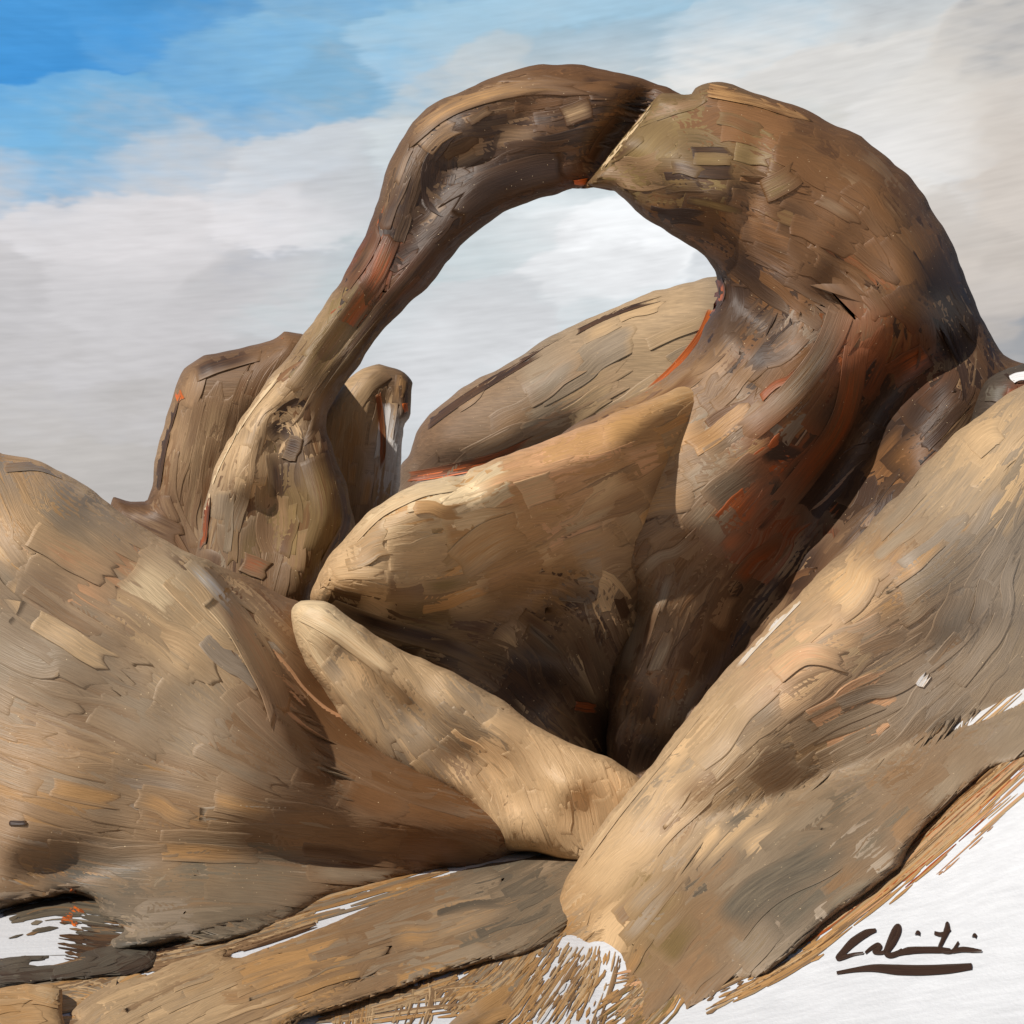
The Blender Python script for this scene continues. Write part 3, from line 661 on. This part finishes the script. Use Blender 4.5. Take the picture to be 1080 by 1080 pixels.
dry(sand, [(560, 1000), (530, 1040), (490, 1085)], 90, ['ochre', 'tan', 'umber'], .6)
dry(sand, [(610, 1000), (585, 1040), (560, 1075)], 50, ['ochre', 'tan', 'umber'], .6)
dry(sand, [(620, 1000), (590, 1040), (560, 1085)], 60, ['ochre', 'tan', 'pale'], .45)
dry(sand, [(700, 1010), (690, 1050), (640, 1090)], 60, ['umber', 'ochre', 'olive'], .6)
dry(sand, [(640, 1050), (720, 1030), (800, 990)], 40, ['umber', 'peach'], .4)
dry(sand, [(370, 1010), (375, 1050), (372, 1085)], 46, ['ochre', 'tan', 'umber'], .75)
dry(sand, [(430, 1000), (440, 1050), (430, 1085)], 40, ['tan', 'umber'], .6)
dry(sand, [(160, 985), (240, 965), (330, 940)], 30, ['bark', 'slate', 'umber'], .6)
dry(sand, [(120, 1020), (220, 1000), (330, 965)], 30, ['umber', 'bark'], .45)
dry(sand, [(0, 950), (50, 935), (110, 930)], 26, ['cool', 'slate', 'umber'], .6)
dry(sand, [(60, 1000), (140, 1010), (200, 985)], 26, ['varnish_shade', 'bark'], .6)
dry(sand, [(60, 1040), (110, 1050), (150, 1080)], 40, ['ochre', 'tan'], .35)
so = sand.build('sand', [M_INK]); tag(so, 'dry tan and rust sand streaks swept over the white ground at the rocks', 'sand', kind='stuff')

# ------------------------------------------------------------------ signature brushed on the white ground
sig = MB()
def pen(pts, width, lift=.007):
    ribbon(sig, spline(pts, 8, False), max(width), lift, PAL['ink'], PAL['varnish_shade'], width=width)
def S(*pts): return [(840 + x * 240 / 1080, 940 + y * 140 / 630) for x, y in pts]
pen(S((376, 190), (330, 205), (270, 245), (225, 290), (198, 322), (225, 318), (270, 306), (318, 300)), [4, 8, 9, 7, 6, 5, 3, 2])
pen(S((325, 300), (355, 275), (385, 258), (396, 272), (370, 292), (400, 298), (425, 290)), [3, 4, 4, 5, 5, 4, 4])
pen(S((420, 300), (440, 250), (465, 195), (482, 172), (486, 200), (460, 250), (428, 296), (445, 310), (480, 300), (500, 285)), [5, 6, 7, 6, 5, 6, 6, 6, 6, 4])
pen(S((470, 306), (530, 288), (600, 284), (670, 284), (730, 288)), [4, 8, 7, 7, 5])
pen(S((578, 198), (574, 216)), [5, 6])
pen(S((655, 204), (690, 210), (730, 190)), [4, 5, 3])
pen(S((716, 156), (714, 190), (696, 235), (680, 275), (700, 292), (740, 290), (768, 250)), [4, 7, 5, 4, 4, 4, 3])
pen(S((740, 290), (790, 282), (840, 286), (880, 292)), [5, 6, 5, 2])
pen(S((848, 212), (842, 228)), [5, 5])
pen(S((190, 394), (280, 378), (370, 370), (480, 378), (600, 380), (720, 374), (832, 362)), [3, 5, 8, 11, 11, 10, 7])
tag(sig.build('signature', [M_INK]), 'dark brown handwritten signature with a thick underline on the white ground', 'signature')

# ------------------------------------------------------------------ light
to_sun = np.array([-.54, -.46, .71]); to_sun /= np.linalg.norm(to_sun)
el = math.asin(to_sun[2]); az = math.atan2(to_sun[0], to_sun[1])
sun = bpy.data.lights.new('sun', 'SUN'); sun.energy = 3.9; sun.angle = R(.6); sun.color = (1, .955, .885)
so = bpy.data.objects.new('sun', sun); COL.objects.link(so)
so.location = (-8, -5, 12)
from mathutils import Vector
so.rotation_euler = Vector(-to_sun).to_track_quat('-Z', 'Y').to_euler()

w = bpy.data.worlds.new("World"); scene.world = w; w.use_nodes = True
nt = w.node_tree; nt.nodes.clear()
def N(t, **kw):
    n = nt.nodes.new(t)
    for k, v in kw.items():
        if k.startswith('i_'): n.inputs[int(k[2:]) if k[2:].isdigit() else k[2:].replace('_', ' ')].default_value = v
        else: setattr(n, k, v)
    return n
LK = nt.links.new
def M(op, a, b=None, c=None):
    n = N('ShaderNodeMath', operation=op)
    for i, v in enumerate((a, b, c)):
        if v is None: continue
        if isinstance(v, (int, float)): n.inputs[i].default_value = v
        else: LK(v, n.inputs[i])
    return n.outputs[0]
STR = .05
w.cycles.sampling_method = 'MANUAL'; w.cycles.sample_map_resolution = 256
bg = N('ShaderNodeBackground', i_Strength=STR); wo = N('ShaderNodeOutputWorld'); LK(bg.outputs[0], wo.inputs[0])
sky = N('ShaderNodeTexSky', sky_type='NISHITA', sun_disc=False, sun_elevation=el, sun_rotation=az % (2 * math.pi))
tc = N('ShaderNodeTexCoord'); sp = N('ShaderNodeSeparateXYZ'); LK(tc.outputs['Generated'], sp.inputs[0])
A = M('ARCTAN2', sp.outputs[0], sp.outputs[1]); Eh = M('ARCSINE', sp.outputs[2])     # azimuth from north, height
def comb(a, b, c=0.0):
    n = N('ShaderNodeCombineXYZ')
    for i, v in enumerate((a, b, c)):
        if isinstance(v, (int, float)): n.inputs[i].default_value = v
        else: LK(v, n.inputs[i])
    return n.outputs[0]
P0 = comb(A, Eh)
def rot_noise(ang, sx, sy, detail=4.0, off=0.0, rough=.55):
    mp = N('ShaderNodeMapping'); mp.vector_type = 'TEXTURE' if False else 'POINT'
    mp.inputs['Rotation'].default_value = (0, 0, -R(ang)); LK(P0, mp.inputs['Vector'])
    m2 = N('ShaderNodeMapping'); m2.inputs['Scale'].default_value = (sx, sy, 1); m2.inputs['Location'].default_value = (off, off * .7, off); LK(mp.outputs[0], m2.inputs['Vector'])
    n = N('ShaderNodeTexNoise', i_Scale=1.0, i_Detail=detail, i_Roughness=rough); LK(m2.outputs[0], n.inputs['Vector'])
    return n.outputs[0]
warp = rot_noise(18, 11, 17, 3, 2.0, .6); warp2 = rot_noise(4, 9, 24, 4, 5.0, .6); bristle = rot_noise(7, 26, 230, 2, 9.0); bristle2 = rot_noise(-12, 26, 170, 1, 4.0)
mpv = N('ShaderNodeMapping'); mpv.inputs['Rotation'].default_value = (0, 0, -R(9)); LK(P0, mpv.inputs['Vector'])
wv = N('ShaderNodeVectorMath', operation='ADD'); LK(mpv.outputs[0], wv.inputs[0]); LK(comb(M('ADD', M('MULTIPLY', M('SUBTRACT', warp, .5), .10), M('MULTIPLY', M('SUBTRACT', bristle, .5), .02)), M('MULTIPLY', M('SUBTRACT', warp2, .5), .06)), wv.inputs[1])
ms = N('ShaderNodeMapping'); ms.inputs['Scale'].default_value = (11, 26, 1); LK(wv.outputs[0], ms.inputs['Vector'])
vo = N('ShaderNodeTexVoronoi', feature='SMOOTH_F1', voronoi_dimensions='2D', i_Scale=1.0); vo.inputs['Smoothness'].default_value = .4; LK(ms.outputs[0], vo.inputs['Vector'])
sv = N('ShaderNodeSeparateColor'); LK(vo.outputs['Color'], sv.inputs[0])
mi = N('ShaderNodeMapping'); mi.inputs['Scale'].default_value = (1 / 11, 1 / 26, 1); LK(vo.outputs['Position'], mi.inputs['Vector'])
mr_ = N('ShaderNodeMapping'); mr_.inputs['Rotation'].default_value = (0, 0, R(9)); LK(mi.outputs[0], mr_.inputs['Vector'])
lv = N('ShaderNodeMix', data_type='VECTOR'); lv.inputs['Factor'].default_value = .55; LK(P0, lv.inputs[4]); LK(mr_.outputs[0], lv.inputs[5])
sx_ = N('ShaderNodeSeparateXYZ'); LK(lv.outputs[1], sx_.inputs[0])
A, Eh = sx_.outputs[0], sx_.outputs[1]      # each cloud dab takes the tone of its middle
def patch(cx, cy, rx, ry, ang, soft, amp=.9, amp2=.5):
    a0, e0 = math.atan((cx - 540) * K), math.atan((HOR - cy) * K)
    ax = M('SUBTRACT', A, a0); ey = M('SUBTRACT', Eh, e0)
    c, s_ = math.cos(R(ang)), math.sin(R(ang))
    u = M('ADD', M('MULTIPLY', ax, c), M('MULTIPLY', ey, s_)); v = M('SUBTRACT', M('MULTIPLY', ey, c), M('MULTIPLY', ax, s_))
    u = M('DIVIDE', u, rx * K); v = M('DIVIDE', v, ry * K)
    r = M('SQRT', M('ADD', M('MULTIPLY', u, u), M('MULTIPLY', v, v)))
    r = M('ADD', r, M('MULTIPLY', M('SUBTRACT', warp, .5), amp)); r = M('ADD', r, M('MULTIPLY', M('SUBTRACT', warp2, .5), amp2)); r = M('ADD', r, M('MULTIPLY', M('SUBTRACT', bristle2, .5), .25))
    mr = N('ShaderNodeMapRange', interpolation_type='SMOOTHSTEP', i_1=1 + soft, i_2=1 - soft); LK(r, mr.inputs[0])
    return mr.outputs[0]
def mixc(fac, a, b):
    n = N('ShaderNodeMix', data_type='RGBA'); LK(fac, n.inputs['Factor']) if not isinstance(fac, float) else setattr(n.inputs['Factor'], 'default_value', fac)
    for i, v in ((6, a), (7, b)):
        if isinstance(v, tuple): n.inputs[i].default_value = v
        else: LK(v, n.inputs[i])
    return n.outputs[2]
def sc(c, g=1.0): return tuple(float(x) * g / STR for x in lin(c)) + (1,)
clear = N('ShaderNodeMix', data_type='RGBA', blend_type='MULTIPLY'); clear.inputs['Factor'].default_value = 1
LK(sky.outputs[0], clear.inputs[6]); clear.inputs[7].default_value = (.8, .84, .86, 1)
col = clear.outputs[2]
# the region of sky over the rocks: deep blue at left, broken cloud elsewhere
for (cx, cy, rx, ry, ang, soft, c, k) in [
    (140, 40, 700, 240, 6, .5, (116, 172, 213), 1), (110, 50, 320, 140, 4, .6, (76, 148, 208), 1), (40, 130, 130, 55, 0, .6, (66, 142, 206), 1), (470, 60, 260, 90, 6, .6, (134, 181, 213), 1),
    (60, 185, 150, 50, 10, .6, (118, 174, 213), 1), (560, 120, 320, 50, 10, .6, (168, 190, 204), .9),
    (330, 195, 240, 56, 8, .6, (200, 204, 209), .9), (60, 370, 460, 140, 2, .5, (199, 197, 199), 1), (170, 252, 260, 36, 6, .6, (220, 217, 219), .9), (60, 560, 460, 130, -2, .6, (190, 186, 183), 1),
    (880, 150, 400, 140, -10, .45, (214, 211, 206), 1), (760, 75, 180, 40, 3, .6, (226, 225, 223), .8), (600, 14, 260, 40, 0, .6, (154, 190, 212), .9), (1060, 270, 130, 190, -40, .6, (206, 196, 187), .75), (960, 180, 90, 50, -35, .6, (224, 224, 224), .7),
    (560, 290, 230, 150, 20, .5, (200, 211, 215), 1), (670, 265, 150, 60, -10, .6, (242, 244, 246), 1), (470, 390, 180, 70, 25, .6, (218, 219, 222), .9)]:
    f = patch(cx, cy, rx, ry, ang, soft)
    if k < 1: f = M('MULTIPLY', f, float(k))
    col = mixc(f, col, sc(c))
# brushed streaks in the cloud
st = M('ADD', M('MULTIPLY', M('SUBTRACT', bristle, .5), .24), M('MULTIPLY', M('SUBTRACT', bristle2, .5), .08)); st = M('ADD', st, M('MULTIPLY', M('SUBTRACT', warp2, .5), .26))
st = M('ADD', st, M('MULTIPLY', M('SUBTRACT', sv.outputs[0], .5), .17))
gain = M('ADD', st, 1.04)
fin = N('ShaderNodeMix', data_type='RGBA', blend_type='MULTIPLY'); fin.inputs['Factor'].default_value = 1
LK(col, fin.inputs[6]); LK(comb(gain, gain, gain), fin.inputs[7])
LK(fin.outputs[2], bg.inputs['Color'])

scene.view_settings.view_transform = 'Standard'; scene.view_settings.look = 'None'
scene.view_settings.exposure = 0; scene.view_settings.gamma = 1
scene.cycles.max_bounces = 4; scene.cycles.diffuse_bounces = 3; scene.cycles.glossy_bounces = 2; scene.cycles.caustics_reflective = False
